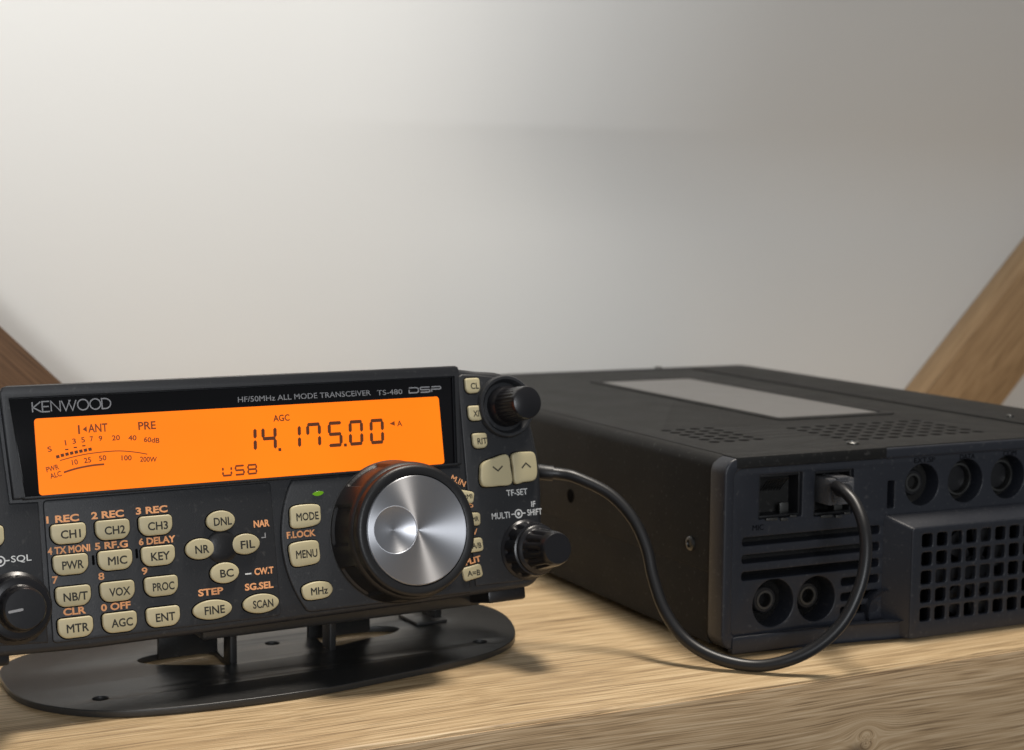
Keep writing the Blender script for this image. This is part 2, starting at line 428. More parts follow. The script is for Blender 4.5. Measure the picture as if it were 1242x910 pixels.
def beam(name, x_at0, sign, mat, label):
    # an 18 mm board standing on the shelf and leaning at 45 degrees along the wall
    wd = 45.0; L = 520.0; h = math.sqrt(.5)
    bm = bmesh.new()
    k = wd / h
    # outline in the wall's plane; foot is cut level with the shelf
    pts = [(0, 0), (k, 0), (k + L, L), (L, L)] if sign > 0 else [(0, 0), (-k, 0), (-k - L, L), (-L, L)]
    vs = []
    for yy in (0, 18):
        vs.append([bm.verts.new((p[0], yy, p[1])) for p in pts])
    for a in (vs[0][::-1], vs[1]): bm.faces.new(a)
    for i in range(4): bm.faces.new((vs[0][i], vs[0][(i + 1) % 4], vs[1][(i + 1) % 4], vs[1][i]))
    bmesh.ops.recalc_face_normals(bm, faces=bm.faces)
    bmesh.ops.bevel(bm, geom=bm.edges[:], offset=.8, segments=2, affect='EDGES', profile=.5)
    # grain runs along local X: turn the mesh so the board lies along X
    R = Matrix.Rotation(math.radians(45 * sign), 4, 'Y')
    for v in bm.verts: v.co = R @ v.co
    o = finish(bm_mesh(bm), name, mat, None, None, label=label, category='wooden beam', group='slanted boards against the wall')
    o.matrix_world = RZ @ T(x_at0, WY - 18, .2) @ R.inverted()
    return o
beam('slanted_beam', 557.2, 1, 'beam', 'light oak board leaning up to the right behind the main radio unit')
beam('slanted_beam', 204.5, -1, 'beam_shaded', 'oak board coloured darker for shade, leaning up to the left behind the lit display')

# ------------------------------------------------------------------ control head
PYAW, TILT, PZ = 0.527230514572015, 0.20059389592936774, 60.27183485417438
head = empty('radio_control_head', (-123.84749663763037, 425.7117500752442, 12), PYAW,
             'black radio front panel with glowing orange frequency display and big silver tuning knob', 'radio panel')
st, ct = math.sin(TILT), math.cos(TILT)
PM = Matrix(((1, 0, 0, 0), (0, st, -ct, 0), (0, ct, st, (PZ - 12) * MM), (0, 0, 0, 1)))   # u, v, out-of-panel

ho = ([(-31, -36.5)] + [(-28, -39), (-22, -40.2), (10, -41.2), (60, -40.8), (110, -40.2), (138, -39.6)] +
      arc(144.5, -33.2, 6.2, -90, -8, 6) + [(152.2, -22), (153.2, -10), (153.4, -2), (152.6, 5)] +
      arc(138.5, 14.5, 12.5, 0, 80, 8) + [(134, 27.4), (127.5, 28.4)] +
      [(126.8, 28.9), (60, 29.0), (0, 28.9), (-6.5, 28.6), (-7.4, 28.0), (-14, 27.2)] + arc(-19, 14.5, 12.5, 90, 180, 8) + [(-33, 2), (-33, -20)])
housing = finish(plate(ho, (), -24, 0, 1.6), 'housing', 'plastic', head, PM)
# raised frame round the display window
fo = [(-7.0, -0.6), (-8.6, 27.4), (-7.8, 28.8), (-6.5, 29.2), (126, 29.2), (127, 28.8), (127.3, 27.6), (125.4, -0.6)]
fi = [(-3.4, 0.1), (-5.9, 25.5), (125.0, 25.6), (123.4, 0.1)]
finish(plate(fo, (fi,), -.5, 1.4, .5), 'display_frame', 'plastic', head, PM)
bezel = finish(plate(inset(fi if ccw(fi) else fi[::-1], -.2), (), -.4, .35, .1), 'display_window', 'gloss', head, PM)
lcd = finish(plate(rrect(0, 120, 0, 20.25, .9), (), .3, .42, 0), 'display', 'lcd', bezel)
Z1 = .40
def onlcd(me, name='display_symbol', m='seg_dim'): return finish(me, name, m, bezel)
Z1 = .425
def seven(ch, x, y, w_, h_, slant=.06):
    on = {'0': 'abcdef', '1': 'bc', '4': 'bcfg', '7': 'abcf', '5': 'acdfg', 'U': 'bcdef', 'S': 'acdfg', 'B': 'abcdefg'}[ch]
    t_ = 1.0 if h_ > 5 else .55; gp = .16 if h_ > 5 else .1; hh = h_ / 2
    sh = lambda p: (x + p[0] + slant * p[1], y + p[1])
    q = t_ / 2
    def hseg(yy): return [(gp + q * .3, yy), (gp + q, yy + q), (w_ - gp - q, yy + q), (w_ - gp - q * .3, yy), (w_ - gp - q, yy - q), (gp + q, yy - q)]
    def vseg(xx, ya, yb): return [(xx, ya + gp), (xx + q, ya + gp + q), (xx + q, yb - gp - q), (xx, yb - gp), (xx - q, yb - gp - q), (xx - q, ya + gp + q)]
    G = dict(a=hseg(h_ - q), d=hseg(q), g=hseg(hh), f=vseg(q, hh, h_ - q), e=vseg(q, q, hh), b=vseg(w_ - q, hh, h_ - q), c=vseg(w_ - q, q, hh))
    return [plate([sh(p) for p in G[s]], (), Z1, Z1 + .03) for s in on]
ms = []
for ch, x in (('1', 56.6), ('4', 62.6), ('1', 70.0), ('7', 76.2), ('5', 82.9), ('0', 89.5), ('0', 96.2)):
    ms += seven(ch, x, 7.3, 4.6, 7.4)
for x in (67.9, 88.2): ms.append(plate(rrect(x - .3, x + .6, 7.2, 8.1, .15), (), Z1, Z1 + .03))
onlcd(join(ms), 'frequency_readout', 'seg')
ms = []
for ch, x in (('U', 50.4), ('S', 54.1), ('B', 57.8)): ms += seven(ch, x, 1.2, 3.0, 3.0, .04)
onlcd(join(ms), 'mode_readout', 'seg_dim')
T_ = lambda *a, **k: text(*a, z=Z1, ex=.03, bold=.022, **k)
onlcd(join([T_('1', 11.6, 16.7, .5, 2.4), T_('ANT', 16.7, 16.85, 5.3, 2.3), plate([(12.6, 16.7), (13.7, 17.5), (13.7, 15.9)], (), Z1, Z1 + .03)]), 'antenna_symbol')
onlcd(T_('PRE', 30.2, 16.7, 4.9, 2.2), 'preamp_symbol')
onlcd(T_('AGC', 69.3, 16.6, 5.0, 1.9), 'gain_symbol', 'seg')
onlcd(join([plate([(103.0, 13.0), (104.7, 13.7), (104.7, 12.3)], (), Z1, Z1 + .03), T_('A', 106.3, 12.9, 1.7, 1.7)]), 'filter_symbol')
for bd, u, v, ww, rr in (('S', 3.5, 12.0, 1.1, .2), ('1', 7.8, 13.4, .35, .12), ('3', 10.1, 13.7, 1.0, .1), ('5', 12.5, 13.9, 1.0, .08), ('7', 14.8, 14.0, .95, .05), ('9', 17.2, 14.0, 1.0, 0), ('20', 21.4, 13.9, 2.2, 0), ('40', 25.9, 13.6, 2.3, -.05), ('60dB', 31.2, 12.7, 4.4, -.14),
                        ('10', 9.9, 8.1, 1.6, .12), ('25', 13.3, 8.4, 2.0, .08), ('50', 17.4, 8.7, 2.0, .05), ('100', 23.9, 8.3, 2.8, -.05), ('200W', 29.9, 7.5, 4.7, -.08), ('PWR', 3.9, 6.9, 3.4, .2), ('ALC', 4.6, 5.1, 3.1, .2)):
    onlcd(T_(bd, u, v, ww, 1.45, rot=rr), 'meter_legend')
bars = []
for i in range(8):
    t_ = i / 7; u = 5.5 + 8.7 * t_; v = 9.85 + 1.4 * t_ ** .8; a = .16
    bars.append(plate([(u + x * math.cos(a) - y * math.sin(a), v + x * math.sin(a) + y * math.cos(a)) for x, y in ((-.45, -.42), (.45, -.42), (.45, .42), (-.45, .42))], (), Z1, Z1 + .03))
for u, v in ((8.0, 11.6), (10.3, 12.0), (12.6, 12.3)): bars.append(plate(rrect(u - .45, u + .45, v - .18, v + .18, .05), (), Z1, Z1 + .03))
onlcd(join(bars), 'signal_bars', 'seg')
onlcd(join([ribbon([smoothpoly([(6.0, 8.8), (10, 9.6), (14.4, 10.15), (21.1, 10.35), (26, 9.75), (29.7, 8.9)], 6, False)], .26, Z1, .03),
            ribbon([smoothpoly([(6.8, 5.6), (9.5, 6.25), (11.9, 6.65), (15, 6.95), (17.7, 7.0)], 6, False)], .5, Z1, .03)]), 'meter_scale')
# lettering on the window: strokes
def logo(x0, y0, h_):
    out = []; x = x0
    kw = {'K': 2.3, 'E': 2.0, 'N': 2.5, 'W': 3.9, 'O': 3.0, 'D': 2.5}
    for ch in 'KENWOOD':
        w_ = kw[ch]
        f = lambda p: (x + p[0] * w_, y0 + p[1] * h_)
        if ch == 'K': st_ = [[(0, 0), (0, 1)], [(.95, 1), (.08, .46), (1, 0)]]
        elif ch == 'E': st_ = [[(.95, 1), (0, 1), (0, 0), (.95, 0)], [(0, .5), (.85, .5)]]
        elif ch == 'N': st_ = [[(0, 0), (0, 1), (.95, 0), (.95, 1)]]
        elif ch == 'W': st_ = [[(0, 1), (.27, 0), (.5, .8), (.73, 0), (1, 1)]]
        elif ch == 'O': st_ = [[(.5 + .48 * math.cos(2 * PI * i / 28), .5 + .52 * math.sin(2 * PI * i / 28)) for i in range(29)]]
        else: st_ = [[(0, 0), (0, 1), (.35, 1)] + [(.35 + .6 * math.sin(PI * i / 12), .5 + .5 * math.cos(PI * i / 12)) for i in range(1, 12)] + [(.35, 0), (0, 0)]]
        out += [[f(p) for p in s] for s in st_]; x += w_ + .30
    return out
finish(join([ribbon(logo(-.2, 21.95, 2.7), .34, .36, .04), plate([(9.25, 24.75), (10.05, 24.75), (9.65, 24.1)], (), .36, .40)]), 'maker_lettering', 'grey_ink', bezel)
finish(text('HF/50MHz ALL MODE TRANSCEIVER', 77.3, 22.45, 41.0, 1.55, .36, .03), 'heading_lettering', 'grey_ink', bezel)
finish(text('TS-480', 104.0, 22.3, 8.2, 1.5, .36, .03), 'type_lettering', 'grey_ink', bezel)
ds = []
x = 110.4
for ch in 'DSP':
    f = lambda p: (x + p[0] * 3.1, 21.75 + p[1] * 1.5)
    ds += {'D': [[f(p) for p in ((.0, .62), (0, 0), (.8, 0), (1, .2), (1, .8), (.8, 1), (0, 1))]],
           'S': [[f(p) for p in ((1, 1), (.12, 1), (0, .9), (0, .62), (.12, .5), (.88, .5), (1, .38), (1, .1), (.88, 0), (0, 0))]],
           'P': [[f(p) for p in ((0, 0), (0, .5), (.88, .5), (1, .62), (1, .9), (.88, 1), (0, 1))]]}[ch]
    x += 3.75
finish(ribbon(ds, .36, .36, .03), 'processor_lettering', 'grey_ink', bezel)

# keypad plates and collar round the dial
KU, KV = 101.6, -18.6
kp = rrect(.8, 64.5, -38.8, -1.3, (1.2, 1, 1, 1.2))
finish(plate(kp, (), -.6, .45, .4), 'keypad_plate', 'plastic', head, PM)
col = []
for p in circ(KU, KV, 35.5, 96):
    col.append((max(65.2, min(p[0], 125.0)), max(-38.9, min(-1.2, p[1]))))
colc = [col[0]]
for p in col[1:]:
    if math.dist(p, colc[-1]) > .05: colc.append(p)
collar = finish(plate(colc, (), -.6, 1.0, .6), 'dial_collar', 'plastic', head, PM)
# ear plates right and left
re = [(126.8, -37.2), (143, -37.4), (148.2, -35), (150.6, -22), (151.6, -10), (151.8, -2), (151, 5)] + arc(138.2, 14.2, 11.2, 5, 80, 8) + [(134, 26.2), (128.6, 26.6), (127.0, 25.6)]
finish(plate(re, (), -.6, .5, .5), 'side_plate', 'plastic', head, PM)
le = [(-.3, -38.4), (-24, -37), (-30, -33), (-31, -2), (-30, 14), (-24, 25.5), (-10.0, 26), (-9.4, 25), (-7.6, -1.4), (-.3, -1.6)]
finish(plate(le, (), -.6, .5, .5), 'side_plate', 'plastic', head, PM)
# dimple between the four oval keys and slits between keys
finish(lathe([(4.6, .3), (4.5, .8), (3.9, 1.2), (2.4, 1.5), (0, 1.6)], 40, cx=48.7, cy=-18), 'centre_boss', 'plastic2', head, PM)
finish(join([plate(rrect(u - .35, u + .35, v - 1.3, v + 1.3, .3), (), .3, .5) for u, v in ((12.9, -18.2), (24.7, -17.6))]), 'microphone_slit', 'void', head, PM)

wells = []
def button(outline, lab, lw, lh, base, hgt=1.0, du=.5, dv=-.15, mat='cream', lab_align=.5):
    ol = outline if ccw(outline) else outline[::-1]
    b = finish(plate(ol, (), base - .2, base + hgt, .42), 'button', mat, head, PM)
    finish(plate(inset(ol, -.3), (), base - .2, base + .02, 0), 'key_gap_shade', 'void', b)  # black sheet round the key; paints the shade of its recess
    cx = sum(p[0] for p in ol) / len(ol); cy = sum(p[1] for p in ol) / len(ol)
    cx = (min(p[0] for p in ol) + max(p[0] for p in ol)) / 2; cy = (min(p[1] for p in ol) + max(p[1] for p in ol)) / 2
    if isinstance(lab, str) and lab:
        finish(text(lab, cx + du, cy + dv, lw, lh, base + hgt - .01, .04, align=lab_align, bold=.022), 'button_lettering', 'ink', b)
    elif lab:
        finish(ribbon([[(cx + du + p[0], cy + dv + p[1]) for p in lab]], .42, base + hgt - .01, .05), 'button_arrow', 'ink', b)
    return b
def shield(u, v, w_=9.3, h_=5.3):
    return rrect(u - w_ / 2, u + w_ / 2, v - h_ / 2, v + h_ / 2, (2.7, 2.7, 1.1, 1.1))
LH = 2.25
for lab, u, v, lw in (('CH1', 6.7, -10.6, 5.3), ('CH2', 18.5, -10.6, 5.6), ('CH3', 30.3, -10.5, 5.6), ('PWR', 6.7, -18.7, 5.7), ('MIC', 18.6, -18.7, 5.2), ('KEY', 30.4, -18.7, 5.3),
                      ('NB/T', 6.8, -27.0, 6.4), ('VOX', 18.6, -27.0, 5.7), ('PROC', 30.6, -26.9, 6.0), ('MTR', 6.8, -35.2, 5.9), ('AGC', 18.6, -35.2, 5.8), ('ENT', 30.5, -35.1, 5.4)):
    button(shield(u, v), lab, lw, LH, .45)
for lab, u, v, w_, h_, lw in (('DNL', 48.7, -10.9, 8.3, 5.7, 5.2), ('NR', 42.2, -18.0, 8.3, 5.7, 4.0), ('FIL', 55.4, -17.9, 8.3, 5.7, 4.2), ('BC', 48.7, -25.2, 8.3, 5.7, 3.9),
                              ('FINE', 44.4, -34.8, 11.2, 5.3, 5.8), ('SCAN', 58.5, -34.7, 10.6, 5.3, 6.0)):
    button(circ(u, v, w_ / 2, 48, h_ / 2), lab, lw, LH, .45)
button(smoothpoly([(69.6, -9.0), (73.5, -8.4), (77.8, -8.9), (78.3, -11), (77.7, -14.0), (73.5, -14.9), (69.4, -14.6), (69.0, -12)], 6), 'MODE', 6.8, 2.3, 1.0)
button(smoothpoly([(68.3, -19.4), (72.4, -18.7), (76.4, -19.0), (77.0, -21.4), (76.6, -24.8), (72.6, -25.6), (68.9, -25.4), (68.0, -22.5)], 6), 'MENU', 6.5, 2.3, 1.0)
button(smoothpoly([(71.2, -31.4), (75, -30.4), (78.9, -31.0), (80.1, -33.0), (78.6, -34.9), (75.4, -35.4), (72.0, -35.2), (70.8, -33.4)], 6), 'MHz', 5.2, 2.1, 1.0)
for lab, u, v, lw in (('CL', 131.6, 23.1, 2.9), ('XIT', 131.8, 14.7, 3.2), ('RIT', 132.4, 6.3, 3.3)):
    button(rrect(u - 2.6, u + 2.4, v - 2.5, v + 2.1, (1.7, 1.6, .8, .8)), lab, lw, 1.9, .5, du=.6)
button(smoothpoly([(131.2, -4.0), (132.2, -.9), (136, .5), (141.0, 1.2), (141.8, -3), (141.6, -7.6), (137, -8.0), (132.4, -7.9), (131.2, -6.6)], 6), [(-1.7, .7), (0, -.7), (1.7, .7)], 0, 0, .5, 1.5, du=.6, dv=.6)
button(smoothpoly([(142.9, 1.2), (147.4, 1.7), (150.4, 1.2), (151.1, -1.5), (150.9, -5.4), (149.6, -7.2), (146, -7.5), (142.9, -7.6), (142.7, -3)], 6), [(-1.6, -.7), (0, .7), (1.6, -.7)], 0, 0, .5, 1.5, du=.3, dv=.6)
button(rrect(-19, -9.9, -12.2, -6.9, (2, 2, 1, 1)), '', 0, 0, .5)
# little keys round the dial, half hidden behind it
for lab, u, v, w_, h_, a, lw in (('QMI', 125.6, -10.3, 5.6, 3.6, -.6, 3.6), ('QMR', 127.2, -17.2, 5.4, 3.9, -.2, 3.4), ('A/B', 127.4, -25.0, 5.2, 4.1, .15, 3.2), ('A=B', 125.6, -33.0, 6.6, 4.0, .4, 4.4)):
    ol = rrect(-w_ / 2, w_ / 2, -h_ / 2, h_ / 2, 1.0)
    ol = [(u + p[0] * math.cos(a * .4) - p[1] * math.sin(a * .4), v + p[0] * math.sin(a * .4) + p[1] * math.cos(a * .4)) for p in ol]
    button(ol, lab, lw, 1.7, .7, 1.0, du=.3)

# printed legends
def legend(body, u, v, w_, h_=1.95, m='orange_ink', z=.48, **k):
    return finish(text(body, u, v + (.25 if m == 'orange_ink' else 0), w_, h_, z, .03, bold=(.02 if len(body) == 1 else .006 if 'M.' in body or m == 'white_ink' else .034), **k), 'legend', m, housing)
for body, u, v, w_ in (('1 REC', 5.6, -6.8, 8.6), ('2 REC', 17.6, -6.7, 8.8), ('3 REC', 29.7, -6.5, 8.8), ('4 TX MONI', 6.7, -15.0, 11.2), ('5 RF.G', 18.0, -14.9, 8.9), ('6 DELAY', 30.6, -14.8, 10.2),
                       ('7', 2.5, -22.6, 1.5), ('8', 14.7, -22.9, 1.6), ('9', 26.5, -22.7, 1.6), ('CLR', 7.0, -31.2, 6.0), ('0 OFF', 18.0, -31.2, 8.0), ('STEP', 44.5, -30.2, 7.2), ('NAR', 60.8, -12.9, 4.7), ('CW.T', 60.4, -26.1, 5.7), ('SG.SEL', 58.6, -30.1, 8.4)):
    legend(body, u, v, w_)
legend('F.LOCK', 72.2, -16.9, 8.8, z=1.005)
for body, u, v, a in (('M.IN', 126.0, -6.9, .5), ('M.P', 128.0, -14.0, .25), ('M.V', 128.8, -21.3, 0), ('SPLIT', 129.0, -29.3, -.15)):
    legend(body, u, v, 5.0 if len(body) < 5 else 6.8, 1.8, z=1.02, rot=-a, align=1.0)
legend('SQL', -5.8, -16.0, 5.2, 2.0, 'white_ink', .505)
legend('TF-SET', 143.9, -10.4, 7.4, 1.9, 'white_ink', .505)
legend('IF', 149.3, -14.4, 1.5, 1.7, 'white_ink', .505)
legend('MULTI', 137.5, -17.0, 6.2, 1.9, 'white_ink', .505)
legend('SHIFT', 149.5, -16.9, 5.2, 1.9, 'white_ink', .505)
def symring(u, v):
    return join([ribbon([circ(u, v, 1.2, 24) + [circ(u, v, 1.2, 24)[0]]], .34, .505, .03), plate(circ(u, v, .5, 16), (), .505, .535),
                 ribbon([[(u - 2.6, v), (u - 1.3, v)], [(u + 1.3, v), (u + 2.4, v)]], .3, .505, .03)])
finish(symring(143.8, -16.95), 'dual_knob_symbol', 'white_ink', housing)
finish(symring(-11.2, -16.1), 'dual_knob_symbol', 'white_ink', housing)
finish(ribbon([[(60.4, -16.6), (61.6, -16.6), (61.6, -15.3)]], .3, .455, .03), 'legend_bracket', 'grey_ink', housing)
finish(ribbon([[(54.8, -26.2), (56.6, -26.2)]], .4, .455, .03), 'legend_dash', 'white_ink', housing)
finish(plate(smoothpoly([(76.6, -5.7), (77.6, -5.1), (79.0, -5.0), (80.0, -5.4), (79.2, -6.1), (77.8, -6.3)], 5), (), .8, 1.35, .15), 'indicator_lamp', 'led', head, PM)

# tuning dial
def sm(a, b, x):
    t = max(0, min(1, (x - a) / (b - a))); return t * t * (3 - 2 * t)
def dmod(a, r, z):
    # seven wide grips, sunk between ribs
    ph = (a / (2 * PI) * 7 + .12) % 1.0
    g_ = sm(.10, .15, ph) * (1 - sm(.72, .77, ph)) * sm(1.6, 2.3, z) * (1 - sm(10.2, 11.2, z))
    return r - .85 * g_
dp = [(20.9, .9), (20.9, 1.2)] + [(20.7 - .09 * i * .5, 1.3 + i * .5) for i in range(21)] + [(19.7, 12.0), (19.3, 12.8), (18.9, 13.2), (18.75, 14.2)] + [(18.75 - 1.3 * (1 - math.cos(a * PI / 16)), 14.6 + 1.3 * math.sin(a * PI / 16)) for a in range(9)] + [(16.4, 15.9), (15.9, 15.7), (15.8, 14.0), (0, 14.0)]
DM = PM @ T(KU, KV, 0)
dial = finish(lathe(dp, 280, dmod), 'tuning_knob', 'rubber', head, DM, smooth=28)
dq, dr = (-7.0, .7), 6.55
disc = finish(plate(circ(0, 0, 15.6, 160), (circ(dq[0], dq[1], dr, 72),), 14.0, 15.95, .3), 'dial_face', 'brushed', dial, smooth=8)
bw = [(dr + .12, 15.76), (dr, 15.72)] + [(dr * (1 - a / 14), 15.72 - 1.5 * (1 - (1 - a / 14) ** 2)) for a in range(1, 15)]
finish(lathe(bw, 72, cap=False), 'finger_dimple', 'brushed_dim', dial, T(dq[0], dq[1], 0))

# upper right knob
def flute(n, d, z0, z1):
    def f(a, r, z):
        return r - d * (0.5 + .5 * math.cos(a * n)) ** 3 * sm(z0, z0 + .6, z) * (1 - sm(z1 - .6, z1, z))
    return f
KM = PM @ T(142.4, 16.0, 0)
finish(lathe([(9.6, .3), (9.6, 1.6), (9.2, 2.2), (8.4, 2.2), (7.7, 1.4), (7.4, .6)], 72, cap=False), 'knob_guard', 'plastic', head, KM)
k1 = finish(lathe([(6.2, .4), (6.1, 3.0), (5.5, 3.8)] + [(5.45 - .045 * i, 4 + i) for i in range(10)] + [(4.95, 13.6), (4.75, 14.3), (4.3, 14.6), (0, 14.7)], 96, flute(24, .22, 4, 13.4)), 'volume_knob', 'knob', head, KM)
# lower right dual knob
KM2 = PM @ T(145.6, -28.1, 0)
k2 = finish(lathe([(9.2, .4), (9.2, 1.0), (8.6, 1.5)] + [(8.5 - .05 * i, 1.6 + .5 * i) for i in range(10)] + [(7.9, 6.6), (7.3, 6.9), (0, 6.9)], 144, flute(12, .8, 1.6, 6.4)), 'outer_knob', 'knob', head, KM2)
finish(lathe([(7.3, 6.8), (7.4, 7.2), (7.3, 7.9), (6.9, 8.3), (6.4, 8.5)] + [(6.3 - .13 * i, 8.6 + i) for i in range(9)] + [(5.1, 17.2), (4.85, 18.2), (4.5, 18.7), (0, 18.8)], 144, flute(12, .7, 8.6, 16.4)), 'inner_knob', 'knob', k2)
# left dual knob at the edge of the picture
KM3 = PM @ T(-8.3, -28.5, 0)
k3 = finish(lathe([(9.4, .4), (9.4, 1.2), (8.6, 1.8)] + [(8.5 - .06 * i, 1.9 + .5 * i) for i in range(8)] + [(7.9, 5.9), (7.2, 6.2), (0, 6.2)], 96, flute(12, .5, 1.8, 5.6)), 'outer_knob', 'knob', head, KM3)
k3i = finish(lathe([(6.1, 6.1), (6.1, 6.6), (5.7, 7)] + [(5.7 - .05 * i, 7 + i) for i in range(5)] + [(5.4, 11.6), (5.0, 12.1), (0, 12.2)], 96, flute(18, .25, 7, 11)), 'inner_knob', 'knob', k3)
finish(plate(rrect(-4.4, -.6, -.32, .32, .3), (), 12.15, 12.35), 'knob_pointer', 'grey_ink', k3, Matrix.Rotation(.1, 4, 'Z'))
KM4 = PM @ T(-19.0, 2.5, 0)
finish(lathe([(6.2, .4), (6.1, 3.0), (5.5, 3.8), (5.2, 8), (5, 13.6), (4.4, 14.3), (0, 14.5)], 64, flute(24, .22, 4, 13)), 'volume_knob', 'knob', head, KM4)
# hinge pegs under the two ends and the shell at the back
for u in (138.5, -16.5):
    finish(boxm(u - 6.6, u + 6.6, -43.0, -38.6, -16, -1.6, .9), 'hinge_peg', 'plastic2', head, PM)
finish(plate([(-20, -36), (140, -36), (138, 18), (-18, 18)], (), -31, -23.5, 1.5), 'rear_shell', 'plastic2', head, PM)
finish(join([lathe([(1.2, .45), (1.2, .8), (.5, 1.0), (0, 1.0)], 20, cx=-4.2, cy=-36.2)]), 'face_screw', 'plastic2', head, PM)

# ------------------------------------------------------------------ stand under the control head
stand = empty('panel_stand', (-123.84749663763037, 425.7117500752442, 0), PYAW, 'flat black steel foot with rounded ends under the lit radio panel', 'stand')
po = smoothpoly([(-3.0, 30), (-2.2, 16), (3, 4), (14, -7), (30, -12.5), (51, -15.2), (75, -15.6), (95, -13), (115, -9.8), (132, -5.5), (145, 2.5), (154, 15), (160.5, 32), (161.5, 46), (157, 56), (146, 63), (120, 68), (80, 70), (40, 67), (12, 60), (0, 48)], 5)
slotL = smoothpoly([(36.8, 36), (39, 31.5), (45, 27.2), (53, 23), (59.6, 20.2), (60.4, 30), (60.2, 40), (50, 41), (40, 39.5)], 3)
slotR = smoothpoly([(94.2, 24.4), (106, 27.2), (117, 29.6), (122, 34), (119.5, 38), (112, 41), (95, 42), (94.0, 36)], 3)
hs = [circ(16.6, 4.4, 2.2, 20), circ(136.9, 7.2, 2.2, 20), circ(79.4, 36.1, 2.2, 20)]
finish(plate(po, [slotL, slotR] + hs, .25, 2.2, .3), 'base_plate', 'stand', stand)
for x, y in ((14, 14), (140, 18), (20, 52), (138, 54)):
    finish(lathe([(4, 0), (4, .25)], 20, cx=x, cy=y), 'rubber_pad', 'rubber', stand)
for u in (59.8, 91.6):
    finish(boxm(u, u + 2.2, 20, 26, 1.9, 16.0, .4), 'upright_tab', 'stand', stand)
finish(boxm(46, 136, 5, 44, 14.2, 20.6, 1.2), 'cradle', 'stand', stand)
for u0, u1 in ((43.5, 62.0), (91.8, 113.0)):     # tongues bent up out of the two cut-outs
    finish(boxm(u0, u1, 36.5, 38.6, 1.6, 15.0, .5), 'bent_tongue', 'stand', stand)
for u in (112, 128):
    finish(boxm(u, u + 9, 6, 40, 14.5, 18.0, .6), 'cradle_lug', 'stand', stand)
finish(boxm(128, 139, 33, 47, 2.2, 3.4, .4), 'clip_foot', 'stand', stand)
finish(boxm(136.0, 138.4, 36, 46, 3.2, 18.0, .3), 'clip_tab', 'stand', stand)

# ------------------------------------------------------------------ main radio unit
UX, UY, UYAW = 64.55455116290368, 490.55408971848243, 0.45070121742146085
unit = empty('radio_main_unit', (UX, UY, 0), UYAW, 'black slab shaped radio main unit showing its socket end and ventilated steel lid', 'radio')
FM = Matrix(((1, 0, 0, 0), (0, 0, -1, 0), (0, 1, 0, 0), (0, 0, 0, 1)))   # x along the end, y up, z out of the end
ZT = 61.9; D = 256.0
# chassis and lid as prisms along the depth
def prism_y(outline, y0, y1, bev=.4):    # outline in x,z
    me = plate(outline, (), 0, y1 - y0, bev)
    for v in me.vertices: v.co = Vector((v.co.x, y1 * MM - v.co.z, v.co.y))
    me.flip_normals()
    return me
chassis = finish(prism_y(rrect(.25, 178.75, 2.8, 30, 1.0), 8, D - 6), 'chassis', 'steel', unit)
lidp = rrect(0, 179, 25.2, ZT, (.5, .5, 4.2, 4.2), 8)
lid = finish(prism_y(lidp, 6.5, D - 5, .2), 'lid', 'steel', unit)
finish(prism_y(rrect(-.3, 179.3, 2.2, ZT + .4, (3, 3, 4.6, 4.6), 8), D - 5.2, D, .8), 'rear_bezel', 'plastic2', unit)
# lid skin with punched vent holes
vl = [circ(16 + 5.7 * i, 31 + 6.0 * j, 1.9, 20) for i in range(4) for j in range(6)]
vr = [circ(59.5 + 6.05 * i, 18.0 + 6.4 * j, 1.9, 20) for i in range(10) for j in range(6)]
skin = plate(rrect(4.0, 140.2, .2, D - 7, 1.2), vl + vr, ZT - .02, ZT + .16, .08)
finish(skin, 'lid_skin', 'steel', lid)
finish(join([plate(rrect(13, 36, 28, 64, 1), (), ZT - .3, ZT + .05), plate(rrect(56, 117, 15, 53, 1), (), ZT - .3, ZT + .05)]), 'vent_shade_backing', 'void', lid)  # black sheets just under the holes stand in for inner shade
finish(plate(rrect(143.2, 175.4, 1.0, D - 7, 1.2), (), ZT - .02, ZT + .5, .2), 'lid_rail', 'steel', lid)
finish(plate(rrect(67.5, 120.5, 68.0, 213.0, 4.0), (rrect(71.2, 117.0, 73.4, 208.6, 1.5),), ZT + .1, ZT + .6, .2), 'label_rim', 'steel', lid)
finish(plate(rrect(71.6, 116.6, 73.8, 208.2, 1.2), (), ZT + .1, ZT + .3, .05), 'rating_label', 'label', lid)
# lip of the lid over the socket end
finish(boxm(3.6, 60.2, -.9, 7.5, 58.6, ZT + .2, .3), 'lid_lip', 'steel', lid)
# screws
def screw(x, y, z, axis, r=1.9):
    me = lathe([(r, 0), (r, .5), (r * .8, .85), (r * .55, .9), (r * .5, .35), (0, .3)], 24)
    R = {'z': Matrix.Identity(4), 'x': Matrix.Rotation(-PI / 2, 4, 'Y')}[axis]
    return finish(me, 'screw', 'dullmetal', unit, T(x, y, z) @ R)
screw(55.3, 10.4, ZT + .12, 'z', 2.1); screw(158, 12.5, ZT + .45, 'z', 2.1)
for x, y in ((152, 44), (160, 40)): screw(x, y, ZT + .45, 'z', 1.3)
screw(38, D - 2.5, ZT + .35, 'z', 1.8); screw(128, D - 2.5, ZT + .35, 'z', 1.8)
screw(0.05, 18.5, 32.5, 'x', 2.3)
finish(lathe([(2.5, 0), (2.5, .12), (0, .12)], 24), 'side_hole', 'void', unit, T(-.02, 99.3, 34.6) @ Matrix.Rotation(-PI / 2, 4, 'Y'))
